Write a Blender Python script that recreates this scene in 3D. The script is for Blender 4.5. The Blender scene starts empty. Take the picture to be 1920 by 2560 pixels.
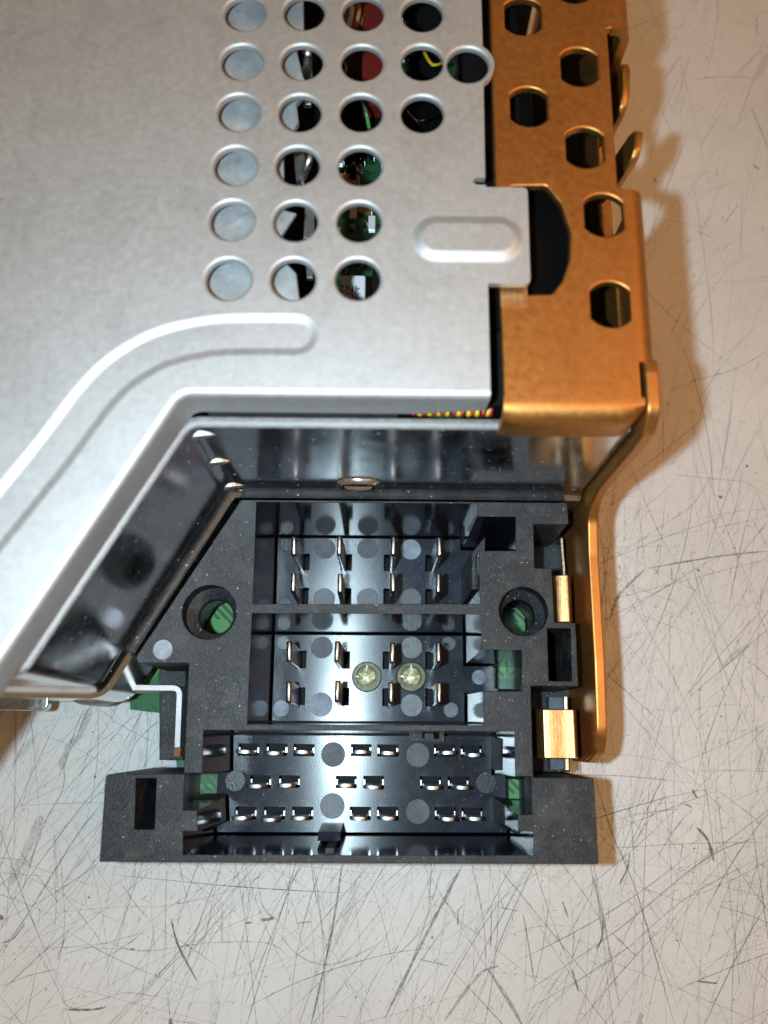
import bpy, bmesh, math, random
from mathutils import Vector, Matrix
from mathutils.geometry import delaunay_2d_cdt
random.seed(7)
R_ = math.radians
sc = bpy.context.scene
COL = sc.collection
MM = 0.001                                   # everything below is written in millimetres

# ------------------------------------------------------------------ camera, world, lamps
TILT, ROLL, CAMH, FPX = R_(14.6), R_(0.6), 117.0, 2130.0
cam = bpy.data.cameras.new('camera'); cam.sensor_fit = 'VERTICAL'; cam.sensor_height = 36
cam.lens = FPX / 2560 * 36; cam.clip_start = 0.005; cam.clip_end = 10
camo = bpy.data.objects.new('camera', cam); COL.objects.link(camo)
camo.location = (0, 0, CAMH * MM); camo.rotation_euler = (TILT, 0, ROLL)
cam.dof.use_dof = True; cam.dof.focus_distance = 0.103; cam.dof.aperture_fstop = 26
sc.camera = camo
sc.render.resolution_x, sc.render.resolution_y = 768, 1024
world = bpy.data.worlds.new('World'); sc.world = world; world.use_nodes = True
bg = world.node_tree.nodes['Background']
bg.inputs[0].default_value = (1.0, 0.73, 0.46, 1); bg.inputs[1].default_value = 0.19   # warm room light
fl = bpy.data.lights.new('phone_flash', 'AREA'); fl.shape = 'DISK'; fl.size = 0.003
fl.energy = 0.134; fl.color = (0.66, 0.88, 1.0)
flo = bpy.data.objects.new('phone_flash', fl); COL.objects.link(flo)
flo.location = (-0.0103, 0.0005, CAMH * MM); flo.rotation_euler = (TILT, 0, ROLL)
rl = bpy.data.lights.new('room_lamp', 'AREA'); rl.shape = 'DISK'; rl.size = 1.3; rl.energy = 10.5; rl.color = (1.0, 0.48, 0.17)
rlo = bpy.data.objects.new('room_lamp', rl); COL.objects.link(rlo); rlo.location = (0.85, 0.05, 1.40)
rlo.rotation_euler = (-Vector(rlo.location)).to_track_quat('-Z', 'Y').to_euler()                     # warm lamp of the room
vs = sc.view_settings; vs.view_transform = 'Standard'; vs.look = 'None'; vs.exposure = 0.0; vs.gamma = 1.0
vs.use_curve_mapping = False

# ------------------------------------------------------------------ photo pixel + height -> position (mm)
_r = (math.cos(ROLL), math.sin(ROLL), 0)
_u = (-math.sin(ROLL) * math.cos(TILT), math.cos(ROLL) * math.cos(TILT), math.sin(TILT))
_d = (-math.sin(ROLL) * math.sin(TILT), math.cos(ROLL) * math.sin(TILT), -math.cos(TILT))
def P(x, y, z):
    a, b = (x - 960) / FPX, -(y - 1280) / FPX
    v = [_d[i] + a * _r[i] + b * _u[i] for i in range(3)]
    t = (z - CAMH) / v[2]
    return (v[0] * t, v[1] * t)
def PXx(x, z): return P(x, 1835, z)[0]
def PL(pts, z): return [P(x, y, z) for x, y in pts]
D_ = 1920 / 1659
def PD(x, y, z): return P(x * D_, y * D_, z)

# ------------------------------------------------------------------ materials
def mat(name, base, rough=0.5, metal=0.0, spec=0.5):
    m = bpy.data.materials.new(name); m.use_nodes = True
    nt = m.node_tree; b = nt.nodes['Principled BSDF']
    b.inputs['Base Color'].default_value = (*base, 1); b.inputs['Roughness'].default_value = rough
    b.inputs['Metallic'].default_value = metal; b.inputs['Specular IOR Level'].default_value = spec
    return m, nt, b
def coords(nt, scale=(1, 1, 1), rot=(0, 0, 0)):
    tc = nt.nodes.new('ShaderNodeTexCoord'); mp = nt.nodes.new('ShaderNodeMapping')
    mp.inputs['Scale'].default_value = scale; mp.inputs['Rotation'].default_value = rot
    nt.links.new(tc.outputs['Object'], mp.inputs[0]); return mp.outputs[0]
def noise(nt, vec, scale, detail=3, rough=0.55, dist=0.0):
    n = nt.nodes.new('ShaderNodeTexNoise'); n.inputs['Scale'].default_value = scale
    n.inputs['Detail'].default_value = detail; n.inputs['Roughness'].default_value = rough
    n.inputs['Distortion'].default_value = dist
    nt.links.new(vec, n.inputs['Vector']); return n.outputs['Fac']
def ramp(nt, fac, stops):
    r = nt.nodes.new('ShaderNodeValToRGB'); el = r.color_ramp.elements
    while len(el) < len(stops): el.new(0.5)
    for e, (p, c) in zip(el, stops):
        e.position = p; e.color = (*c, 1) if isinstance(c, tuple) else (c, c, c, 1)
    nt.links.new(fac, r.inputs[0]); return r.outputs[0]
def mixc(nt, fac, a, b, mode='MIX'):
    m = nt.nodes.new('ShaderNodeMix'); m.data_type = 'RGBA'; m.blend_type = mode
    for sock, v in ((m.inputs['Factor'], fac), (m.inputs['A'], a), (m.inputs['B'], b)):
        if isinstance(v, bpy.types.NodeSocket): nt.links.new(v, sock)
        elif isinstance(v, (int, float)): sock.default_value = v
        else: sock.default_value = (*v, 1)
    return m.outputs['Result']
def mathn(nt, op, a, b=0.0):
    m = nt.nodes.new('ShaderNodeMath'); m.operation = op
    for s, v in zip(m.inputs, (a, b)):
        if isinstance(v, bpy.types.NodeSocket): nt.links.new(v, s)
        else: s.default_value = v
    return m.outputs[0]
def bump(nt, b, h, strength, dist):
    n = nt.nodes.new('ShaderNodeBump'); n.inputs['Strength'].default_value = strength
    n.inputs['Distance'].default_value = dist
    nt.links.new(h, n.inputs['Height']); nt.links.new(n.outputs[0], b.inputs['Normal'])
def link(nt, o, b, name): nt.links.new(o, b.inputs[name])

def plastic(name, base, r0, r1, streak=True, bstr=0.25, dust=0.0, lines=0.0, spec=0.5):
    m, nt, b = mat(name, base, r0, 0, spec)
    v = coords(nt, (1000, 1000, 1000))
    sp = noise(nt, coords(nt, (1000, 1000, 1000), (0, 0, 0.6)), 5.5, 2, 0.6)
    st = noise(nt, coords(nt, (2600, 700, 700), (0, 0, -0.75)), 2.6, 2, 0.6)
    big = noise(nt, v, 0.45, 5, 0.65)
    f = ramp(nt, st, ((0.55, 0.0), (0.66, 1.0)))
    light = tuple(min(1, c * 5.0 + 0.03) for c in base)
    col = mixc(nt, mathn(nt, 'MULTIPLY', f, 0.55 if streak else 0.0), base, light)
    col = mixc(nt, mathn(nt, 'MULTIPLY', ramp(nt, big, ((0.40, 0.0), (0.68, 1.0))), 0.6), col, tuple(c * 2.6 for c in base))
    if dust:
        dv = noise(nt, v, 3.4, 1, 0.4)
        col = mixc(nt, ramp(nt, dv, ((0.745, 0.0), (0.78, dust))), col, (0.42, 0.42, 0.42))
        du = noise(nt, v, 0.35, 5, 0.65)
        col = mixc(nt, mathn(nt, 'MULTIPLY', ramp(nt, du, ((0.5, 0.0), (0.8, 1.0))), 0.35 * dust), col, (0.16, 0.15, 0.13))
    link(nt, col, b, 'Base Color')
    link(nt, ramp(nt, sp, ((0.3, r0), (0.7, r1))), b, 'Roughness')
    if lines:                                                # fine tool marks of the mould run across
        b.inputs['Anisotropic'].default_value = lines
        cx = nt.nodes.new('ShaderNodeCombineXYZ'); cx.inputs[1].default_value = 1.0; link(nt, cx.outputs[0], b, 'Tangent')
    bump(nt, b, sp, bstr, 0.00006)
    return m
M = {}
M['rim'] = plastic('black plastic', (0.0085, 0.009, 0.0105), 0.40, 0.62, True, 0.9, 0.8, 0.0, 0.34)
M['floor'] = plastic('moulded black plastic', (0.015, 0.0185, 0.028), 0.19, 0.27, False, 0.05, 0.4, 0.86)
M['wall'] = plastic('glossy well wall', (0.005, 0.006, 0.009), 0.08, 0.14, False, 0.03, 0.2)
M['deep'] = plastic('dark plastic', (0.010, 0.010, 0.012), 0.3, 0.5, False, 0.2)
for i, (r, c) in enumerate(((0.22, 0.012), (0.34, 0.028), (0.5, 0.06), (0.62, 0.18))):  # paler copies hold the marks' brighter reflection in their base colour
    M['disc%d' % i] = plastic('ejector mark %d' % i, (c * 0.92, c, c * 1.2), r, r + 0.12, False, 0.35)

def sheet_metal(name, base, r0, r1, sc_=0.9, mott=0.12, metal=1.0, bstr=0.12, brush=None, dust=0.0, smudge=0.0):
    m, nt, b = mat(name, base, r0, metal)
    v = coords(nt, (1000, 1000, 1000))
    n1 = noise(nt, v, sc_, 5, 0.65); n2 = noise(nt, v, 0.06, 4, 0.6)
    lo = tuple(c * (1 - mott) for c in base); hi = tuple(min(1, c * (1 + mott)) for c in base)
    col = mixc(nt, ramp(nt, n1, ((0.3, 0.0), (0.7, 1.0))), lo, hi)
    col = mixc(nt, mathn(nt, 'MULTIPLY', ramp(nt, n2, ((0.4, 0.0), (0.65, 1.0))), 0.4), col, lo)
    if smudge:
        n5 = noise(nt, coords(nt, (1000, 1000, 1000), (0, 0, 0.9)), 0.13, 6, 0.7, 1.2)
        col = mixc(nt, mathn(nt, 'MULTIPLY', ramp(nt, n5, ((0.48, 0.0), (0.62, 1.0))), smudge), col, tuple(c * .62 for c in base))
        n6 = noise(nt, v, 2.2, 1, 0.4); col = mixc(nt, mathn(nt, 'MULTIPLY', ramp(nt, n6, ((0.77, 0.0), (0.79, 1.0))), .5), col, tuple(c * .45 for c in base))
        n7 = noise(nt, coords(nt, (150, 3800, 500), (0, 0, 0.35)), 1.0, 2, 0.5); col = mixc(nt, mathn(nt, 'MULTIPLY', ramp(nt, n7, ((0.64, 0.0), (0.72, 1.0))), .35), col, hi)
    h = n1
    if brush:
        br = noise(nt, coords(nt, brush), 1.0, 3, 0.6); h = mathn(nt, 'ADD', n1, br)
    if dust:
        dv = noise(nt, v, 2.6, 1, 0.4)
        dm = ramp(nt, dv, ((0.735, 0.0), (0.765, dust)))
        col = mixc(nt, dm, col, (0.7, 0.7, 0.7))
        link(nt, mathn(nt, 'SUBTRACT', metal, mathn(nt, 'MULTIPLY', dm, metal)), b, 'Metallic')
    link(nt, col, b, 'Base Color')
    link(nt, ramp(nt, n1, ((0.3, r0), (0.7, r1))), b, 'Roughness')
    bump(nt, b, h, bstr, 0.00008)
    return m
M['cover'] = sheet_metal('galvanised steel', (0.58, 0.58, 0.58), 0.54, 0.62, 1.4, 0.03, 0.85, 0.06, None, 0.0, 0.22)
M['chassis'] = sheet_metal('bright tinned steel', (0.82, 0.82, 0.83), 0.12, 0.21, 0.5, 0.10, 1.0, 0.05, None, 0.6)
M['edge'] = sheet_metal('cut steel edge', (0.36, 0.345, 0.34), 0.45, 0.6, 1.6, 0.15, 1.0, 0.35)
M['cut_edge'] = sheet_metal('sheared steel edge', (0.27, 0.255, 0.25), 0.55, 0.7, 1.6, 0.3, 0.8, 0.6)
M['copper'] = sheet_metal('copper plated steel', (0.58, 0.262, 0.074), 0.40, 0.52, 1.4, 0.04, 1.0, 0.06, None, 0.0, 0.22)
M['copper_bright'] = sheet_metal('bright copper strip', (0.66, 0.38, 0.17), 0.36, 0.5, 1.8, 0.12, 1.0, 0.35, (6000, 400, 400))
M['pin'] = sheet_metal('tinned contact', (0.66, 0.69, 0.72), 0.20, 0.34, 2.0, 0.1, 1.0, 0.1)
M['pin_dull'] = sheet_metal('dull tinned contact', (0.42, 0.42, 0.42), 0.32, 0.48, 2.0, 0.15, 1.0, 0.2)
M['solder'] = sheet_metal('solder', (0.75, 0.74, 0.72), 0.1, 0.2, 2.0, 0.05)
M['brightsteel'] = sheet_metal('polished steel', (0.78, 0.77, 0.76), 0.2, 0.4, 2.2, 0.1, 1.0, 0.4)
M['mech'] = sheet_metal('light grey mechanism plate', (0.34, 0.35, 0.355), 0.5, 0.65, 0.5, 0.28, 0.3, 0.1)
M['rust'] = mat('rusty end', (0.20, 0.085, 0.03), 0.8)[0]
M['black'] = mat('matt black', (0.005, 0.005, 0.006), 0.6, 0, 0.15)[0]
M['blackgloss'] = mat('gloss black film', (0.003, 0.003, 0.003), 0.5, 0, 0.05)[0]
M['red'] = mat('red film capacitor', (0.13, 0.010, 0.008), 0.3)[0]
M['amber'] = mat('amber varnish', (0.36, 0.16, 0.05), 0.35)[0]
M['wire_red'] = mat('red wire insulation', (0.42, 0.012, 0.03), 0.25)[0]
M['wire_yellow'] = mat('yellow wire insulation', (0.70, 0.52, 0.02), 0.4)[0]
M['label'] = mat('white component body', (0.62, 0.58, 0.58), 0.5)[0]
M['ink'] = mat('black ink', (0.02, 0.018, 0.018), 0.6)[0]
# light guides: yellowish clear plastic
m, nt, b = mat('yellowed clear plastic', (0.34, 0.32, 0.085), 0.38, 0, 0.3); M['guide'] = m
n = noise(nt, coords(nt, (1000, 1000, 1000)), 2.2, 3); link(nt, ramp(nt, n, ((0.35, (0.045, 0.043, 0.008)), (0.7, (0.17, 0.16, 0.03)))), b, 'Base Color')
m, nt, b = mat('clear lens', (0.62, 0.62, 0.42), 0.14, 0, 0.8); M['lens'] = m
n = noise(nt, coords(nt, (1000, 1000, 1000)), 1.7, 4); link(nt, ramp(nt, n, ((0.42, (0.30, 0.29, 0.07)), (0.62, (0.75, 0.75, 0.60)))), b, 'Base Color')
bump(nt, b, n, 0.6, 0.0002)
# circuit board: solder mask over copper pours
m, nt, b = mat('green solder mask', (0.03, 0.16, 0.05), 0.3); M['pcb'] = m
v = coords(nt, (1000, 1000, 1000))
vo = nt.nodes.new('ShaderNodeTexVoronoi'); vo.feature = 'F1'; vo.distance = 'CHEBYCHEV'; vo.inputs['Scale'].default_value = 0.16
nt.links.new(v, vo.inputs['Vector'])
sepc = nt.nodes.new('ShaderNodeSeparateColor'); nt.links.new(vo.outputs['Color'], sepc.inputs[0])
col = ramp(nt, sepc.outputs[0], ((0.45, (0.025, 0.13, 0.05)), (0.55, (0.085, 0.30, 0.075))))
wv = nt.nodes.new('ShaderNodeTexWave'); wv.bands_direction = 'DIAGONAL'; wv.inputs['Scale'].default_value = 0.55; wv.inputs['Distortion'].default_value = 0.0
nt.links.new(v, wv.inputs['Vector'])
msk = ramp(nt, noise(nt, v, 0.3, 1), ((0.5, 0.0), (0.52, 1.0)))
col = mixc(nt, mathn(nt, 'MULTIPLY', msk, ramp(nt, wv.outputs['Fac'], ((0.45, 1.0), (0.55, 0.0)))), col, (0.012, 0.06, 0.025))
col = mixc(nt, mathn(nt, 'MULTIPLY', noise(nt, v, 2.0, 4), 0.4), col, (0.10, 0.20, 0.10)); link(nt, col, b, 'Base Color')
m, nt, b = mat('dark green solder mask', (0.010, 0.042, 0.016), 0.25); M['pcb_dark'] = m
link(nt, ramp(nt, noise(nt, coords(nt, (1000, 1000, 1000)), .7, 1), ((0.45, (0.008, 0.032, 0.012)), (0.55, (0.018, 0.075, 0.03)))), b, 'Base Color')
# table: worn off-white laminate
m, nt, b = mat('off-white laminate', (0.66, 0.655, 0.63), 0.42); M['table'] = m
v = coords(nt, (1000, 1000, 1000))
n1 = noise(nt, v, 0.035, 5, 0.6); n2 = noise(nt, v, 0.5, 6, 0.7)
col = mixc(nt, ramp(nt, n1, ((0.35, 0.0), (0.7, 1.0))), (0.585, 0.59, 0.575), (0.675, 0.68, 0.67))
col = mixc(nt, mathn(nt, 'MULTIPLY', ramp(nt, n2, ((0.5, 0.0), (0.75, 1.0))), 0.28), col, (0.50, 0.49, 0.46))
n4 = noise(nt, coords(nt, (1000, 320, 1000), (0, 0, 0.45)), 0.9, 4, 0.65)
col = mixc(nt, mathn(nt, 'MULTIPLY', ramp(nt, n4, ((0.58, 0.0), (0.72, 1.0))), 0.22), col, (0.40, 0.39, 0.37))
n3 = noise(nt, v, 1.9, 2, 0.5)
col = mixc(nt, mathn(nt, 'MULTIPLY', ramp(nt, n3, ((0.72, 0.0), (0.78, 1.0))), 0.4), col, (0.22, 0.20, 0.18))
link(nt, col, b, 'Base Color'); link(nt, ramp(nt, n2, ((0.3, 0.36), (0.7, 0.55))), b, 'Roughness')
bump(nt, b, n2, 0.10, 0.0001)
# scratches: dirt held in grooves, density per groove
m = bpy.data.materials.new('dirt in scratches'); m.use_nodes = True; nt = m.node_tree; M['scratch'] = m
b = nt.nodes['Principled BSDF']; b.inputs['Roughness'].default_value = 0.7
at = nt.nodes.new('ShaderNodeAttribute'); at.attribute_name = 'dirt'
sp = nt.nodes.new('ShaderNodeSeparateColor'); nt.links.new(at.outputs['Color'], sp.inputs[0])
v = coords(nt, (1000, 1000, 1000)); n1 = noise(nt, v, 1.8, 4, 0.7)
al = mathn(nt, 'MULTIPLY', sp.outputs[0], ramp(nt, n1, ((0.28, 0.15), (0.55, 1.0))))
link(nt, al, b, 'Alpha')
link(nt, mixc(nt, sp.outputs[1], (0.045, 0.045, 0.048), (0.26, 0.245, 0.22)), b, 'Base Color')
link(nt, mixc(nt, sp.outputs[2], nt.links[-1].from_socket, (0.80, 0.80, 0.78)), b, 'Base Color')

# ------------------------------------------------------------------ mesh helpers
def make(name, verts, faces, m, parent=None, smooth=None, mats=None, fmat=None):
    me = bpy.data.meshes.new(name)
    me.from_pydata([(x * MM, y * MM, z * MM) for x, y, z in verts], [], faces); me.update()
    for mm_ in (mats or [m]): me.materials.append(mm_)
    if fmat: me.polygons.foreach_set('material_index', fmat)
    o = bpy.data.objects.new(name, me); COL.objects.link(o)
    if smooth:
        me.polygons.foreach_set('use_smooth', [True] * len(me.polygons)); me.set_sharp_from_angle(angle=R_(smooth))
    if parent: o.parent = parent
    return o
class MB:
    def __init__(s): s.v = []; s.f = []; s.fm = []
    def add(s, v, f, mi=0):
        k = len(s.v); s.v += [tuple(p) for p in v]; s.f += [tuple(i + k for i in q) for q in f]; s.fm += [mi] * len(f); return s
    def obj(s, name, m, parent=None, smooth=None, mats=None):
        return make(name, s.v, s.f, m, parent, smooth, mats, s.fm if mats else None)
def area2(p): return sum(p[i - 1][0] * p[i][1] - p[i][0] * p[i - 1][1] for i in range(len(p)))
def ccw(p): return list(p) if area2(p) > 0 else list(p)[::-1]
def circle(cx, cy, r, n=40, ry=None): return [(cx + r * math.cos(2 * math.pi * i / n), cy + (ry or r) * math.sin(2 * math.pi * i / n)) for i in range(n)]
def rect(x0, y0, x1, y1): return [(x0, y0), (x1, y0), (x1, y1), (x0, y1)]
def offset(poly, d):
    """inset a ccw polygon by d (positive = inwards), mitred"""
    n = len(poly); out = []
    for i in range(n):
        p0, p1, p2 = Vector(poly[i - 1]), Vector(poly[i]), Vector(poly[(i + 1) % n])
        a = (p1 - p0).normalized(); c = (p2 - p1).normalized()
        na, nc = Vector((-a.y, a.x)), Vector((-c.y, c.x))
        k = max(0.35, 1 + na.dot(nc)); q = p1 + (na + nc) * (d / k); out.append((q.x, q.y))
    return out
def fillet(pts, rads, n=6, closed=True):
    out = []; N = len(pts)
    for i in range(N):
        r = rads[i] if isinstance(rads, (list, tuple)) else rads
        if r <= 0 or (not closed and i in (0, N - 1)): out.append(pts[i]); continue
        p0, p1, p2 = Vector(pts[i - 1]), Vector(pts[i]), Vector(pts[(i + 1) % N])
        a, c = (p0 - p1), (p2 - p1); la, lc = a.length, c.length; a.normalize(); c.normalize()
        ang = a.angle(c); t = min(r / max(1e-6, math.tan(ang / 2)), la * 0.48, lc * 0.48)
        s, e = p1 + a * t, p1 + c * t
        for k in range(n + 1):
            u = k / n; q = s * (1 - u) ** 2 + p1 * 2 * u * (1 - u) + e * u * u; out.append((q.x, q.y))
    return out
def plate(name, outline, holes, z0, z1, m, parent=None, bev=0.08, smooth=28, drafts=None, bres=2):
    """sheet with real holes and rounded edges; caps, roundings and walls keep their own vertices"""
    mb = MB(); o = ccw(outline); hs = [ccw(h) for h in holes]; dr = dict(drafts or [])
    ns = bres + 1
    def ring(p, d, z): return [(x, y, z) for x, y in (offset(p, d) if d else p)]
    flat(mb, offset(o, bev), [offset(h, -bev) for h in hs], z1)
    flat(mb, offset(o, bev), [offset(h, -bev + dr.get(i, 0)) for i, h in enumerate(hs)], z0)
    for i, (p, sg) in enumerate([(o, 1)] + [(h, -1) for h in hs]):
        d = dr.get(i - 1, 0) if i else 0
        top = [ring(p, sg * bev * (1 - math.sin(t)), z1 - bev * (1 - math.cos(t))) for t in [math.pi / 2 * k / ns for k in range(ns + 1)]]
        bot = [ring(offset(p, d) if d else p, sg * bev * (1 - math.sin(t)), z0 + bev * (1 - math.cos(t))) for t in [math.pi / 2 * k / ns for k in range(ns, -1, -1)]]
        for r in (top, [top[-1], bot[0]], bot):
            r = [q[::-1] for q in r] if sg > 0 else r
            loft(mb, r)
    return mb.obj(name, m, parent, smooth)
def box(mb, x0, y0, z0, x1, y1, z1, mi=0):
    return mb.add([(x0, y0, z0), (x1, y0, z0), (x1, y1, z0), (x0, y1, z0), (x0, y0, z1), (x1, y0, z1), (x1, y1, z1), (x0, y1, z1)],
                  [(0, 3, 2, 1), (4, 5, 6, 7), (0, 1, 5, 4), (1, 2, 6, 5), (2, 3, 7, 6), (3, 0, 4, 7)], mi)
def hexa(mb, b4, t4, z0, z1, mi=0):
    return mb.add([(x, y, z0) for x, y in b4] + [(x, y, z1) for x, y in t4],
                  [(3, 2, 1, 0), (4, 5, 6, 7), (0, 1, 5, 4), (1, 2, 6, 5), (2, 3, 7, 6), (3, 0, 4, 7)], mi)
def path_normals(path):
    out = []
    for i in range(len(path)):
        p = Vector(path[i]); a = (p - Vector(path[i - 1])).normalized() if i else None
        c = (Vector(path[i + 1]) - p).normalized() if i < len(path) - 1 else None
        a = a or c; c = c or a
        na, nc = Vector((a.y, -a.x)), Vector((c.y, -c.x)); k = max(0.4, 1 + na.dot(nc)); out.append((na + nc) / k)
    return out
def sweep(mb, path, prof, mi=0):
    """prof = [(offset to the right of the path, z)]"""
    nn = path_normals(path); k = len(prof); v = []; f = []
    for p, n in zip(path, nn):
        for o, z in prof: v.append((p[0] + n.x * o, p[1] + n.y * o, z))
    for i in range(len(path) - 1):
        for j in range(k - 1): f.append((i * k + j, i * k + j + 1, (i + 1) * k + j + 1, (i + 1) * k + j))
    return mb.add(v, f, mi)
def loft(mb, rings, mi=0, cap=False):
    n = len(rings[0]); v = [p for r in rings for p in r]; f = []
    for i in range(len(rings) - 1):
        for j in range(n): f.append((i * n + j, i * n + (j + 1) % n, (i + 1) * n + (j + 1) % n, (i + 1) * n + j))
    if cap: f.append(tuple((len(rings) - 1) * n + j for j in range(n)))
    return mb.add(v, f, mi)
def flat(mb, outline, holes, z, mi=0):
    """flat face with holes"""
    pts = []; edges = []
    for p in [ccw(outline)] + [ccw(h)[::-1] for h in holes]:
        k = len(pts); pts += [Vector(q) for q in p]; edges += [(k + i, k + (i + 1) % len(p)) for i in range(len(p))]
    vo, eo, fo, *_ = delaunay_2d_cdt(pts, edges, [], 2, 1e-6)
    def inside(poly, x, y):
        c = False
        for i in range(len(poly)):
            (x0, y0), (x1, y1) = poly[i - 1], poly[i]
            if (y0 > y) != (y1 > y) and x < (x1 - x0) * (y - y0) / (y1 - y0) + x0: c = not c
        return c
    ff = []
    for t in fo:
        cx = sum(vo[i].x for i in t) / len(t); cy = sum(vo[i].y for i in t) / len(t)
        if inside(outline, cx, cy) and not any(inside(h, cx, cy) for h in holes):
            ff.append(tuple(t))
    return mb.add([(q.x, q.y, z) for q in vo], ff, mi)
def strip_profile(name, prof, th, y0, y1, m, parent, smooth=40):
    """bent strip: profile in X/Z, thickness th, running along Y, ends slightly rounded"""
    pr = prof; nn = path_normals(pr)
    A = [(p[0], p[1]) for p in pr]; B = [(p[0] + n.x * th, p[1] + n.y * th) for p, n in zip(pr, nn)]
    loop = A + B[::-1]; n = len(loop); mb = MB()
    v = [(x, y0, z) for x, z in loop] + [(x, y1, z) for x, z in loop]
    f = [(i, (i + 1) % n, n + (i + 1) % n, n + i) for i in range(n)]
    k = len(A)
    for i in range(k - 1):
        f.append((i + 1, i, 2 * k - 1 - i, 2 * k - 2 - i)); f.append((n + i, n + i + 1, n + 2 * k - 2 - i, n + 2 * k - 1 - i))
    mb.add(v, f); o = mb.obj(name, m, parent)
    bm = bmesh.new(); bm.from_mesh(o.data); bmesh.ops.recalc_face_normals(bm, faces=bm.faces); bm.to_mesh(o.data); bm.free()
    o.data.polygons.foreach_set('use_smooth', [True] * len(o.data.polygons)); o.data.set_sharp_from_angle(angle=R_(smooth))
    md = o.modifiers.new('b', 'BEVEL'); md.width = 0.12 * MM; md.segments = 2; md.limit_method = 'ANGLE'; md.angle_limit = R_(50)
    return o
def smooth_path(pts, per=6):
    out = []; n = len(pts)
    for i in range(n - 1):
        p0, p1, p2, p3 = (Vector(pts[max(0, i - 1)]), Vector(pts[i]), Vector(pts[i + 1]), Vector(pts[min(n - 1, i + 2)]))
        for k in range(per):
            t = k / per
            q = 0.5 * ((2 * p1) + (p2 - p0) * t + (2 * p0 - 5 * p1 + 4 * p2 - p3) * t * t + (3 * p1 - p0 - 3 * p2 + p3) * t ** 3)
            out.append(tuple(q))
    out.append(tuple(pts[-1])); return out
def arc(cx, cz, r, a0, a1, n=6): return [(cx + r * math.cos(R_(a0 + (a1 - a0) * i / n)), cz + r * math.sin(R_(a0 + (a1 - a0) * i / n))) for i in range(n + 1)]

# ------------------------------------------------------------------ table
tb = MB(); flat(tb, rect(-400, -400, 400, 500), [], 0.0)
table = tb.obj('table_surface', M['table'])
table['kind'] = 'structure'; table['label'] = 'scratched off-white laminate table top under the radio'; table['category'] = 'table'
scr = MB(); dirt = []
def ribbon(pts, w, dark, brown=0.0, z=0.03, taper=0.35, jit=0.0, white=0.0):
    n = len(pts); v = []; L = []
    for i, p in enumerate(pts):
        a = Vector(pts[max(0, i - 1)]); c = Vector(pts[min(n - 1, i + 1)]); t = (c - a)
        if t.length < 1e-6: return
        t.normalize(); nn = Vector((-t.y, t.x)); u = i / (n - 1)
        k = min(1, u / taper + 0.12, (1 - u) / taper + 0.12) if taper else 1
        ww = w * 0.5 * k * random.uniform(0.7, 1.25); j = random.uniform(-jit, jit)
        v += [(p[0] + nn.x * (ww + j), p[1] + nn.y * (ww + j), z), (p[0] - nn.x * (ww - j), p[1] - nn.y * (ww - j), z)]
        L += [(dark * random.uniform(0.75, 1.1), brown, white)] * 2
    scr.add(v, [(2 * i, 2 * i + 1, 2 * i + 3, 2 * i + 2) for i in range(n - 1)]); dirt.extend(L)
def traced(ox, oy, k, pts, w, dark, brown=0.3, taper=0.2):
    q = smooth_path([P(ox + x * k, oy + y * k, 0) for x, y in pts], 8)
    ribbon(q, w * .85, dark * .82, brown, 0.03 + random.uniform(0, 0.02), taper, 0.02)
K6 = 0.5787
for pts, w, d in (
    ([(275, 0), (270, 130), (180, 300), (90, 590)], .22, .5), ([(440, 190), (330, 330), (130, 650), (0, 850)], .24, .5),
    ([(65, -300), (65, 0), (60, 440)], .14, .4), ([(1480, 440), (1430, 760), (1340, 1160)], .34, .62), ([(970, 440), (880, 650), (800, 900)], .16, .5),
    ([(1300, 440), (1180, 740), (1050, 1080)], .16, .5), ([(740, 680), (770, 800), (855, 960)], .30, .85), ([(285, 760), (248, 865)], .18, .85),
    ([(290, 1078), (400, 1078), (460, 1065)], .30, .8), ([(460, 785), (620, 825), (900, 790), (1150, 790), (1250, 850)], .16, .3),
    ([(1180, 720), (1300, 850), (1450, 880), (1659, 780)], .18, .35), ([(1120, 690), (1160, 688), (1190, 678)], .42, .7), ([(1055, 705), (1095, 702)], .25, .7),
    ([(1280, 705), (1350, 698)], .2, .5), ([(0, 980), (130, 930), (260, 900)], .14, .45), ([(1115, 540), (1140, 640), (1190, 690)], .14, .5),
    ([(265, 960), (300, 1070), (450, 1030), (560, 1005), (760, 1040)], .14, .35), ([(0, 790), (60, 770), (110, 700)], .22, .7), ([(0, 670), (12, 690)], .5, .85),
    ([(520, 530), (600, 640), (640, 680)], .2, .4), ([(720, 480), (715, 700), (718, 820)], .2, .4), ([(960, 640), (960, 800)], .3, .25), ([(560, 820), (580, 815)], .35, .7),
    ([(250, 330), (280, 700), (230, 990)], .12, .4), ([(640, 740), (420, 800), (260, 840)], .12, .4), ([(1090, 470), (1060, 700), (1000, 980)], .1, .4), ([(735, 1115), (742, 1160)], .6, .7)):
    traced(0, 1900, K6, pts, w, d)
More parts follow.
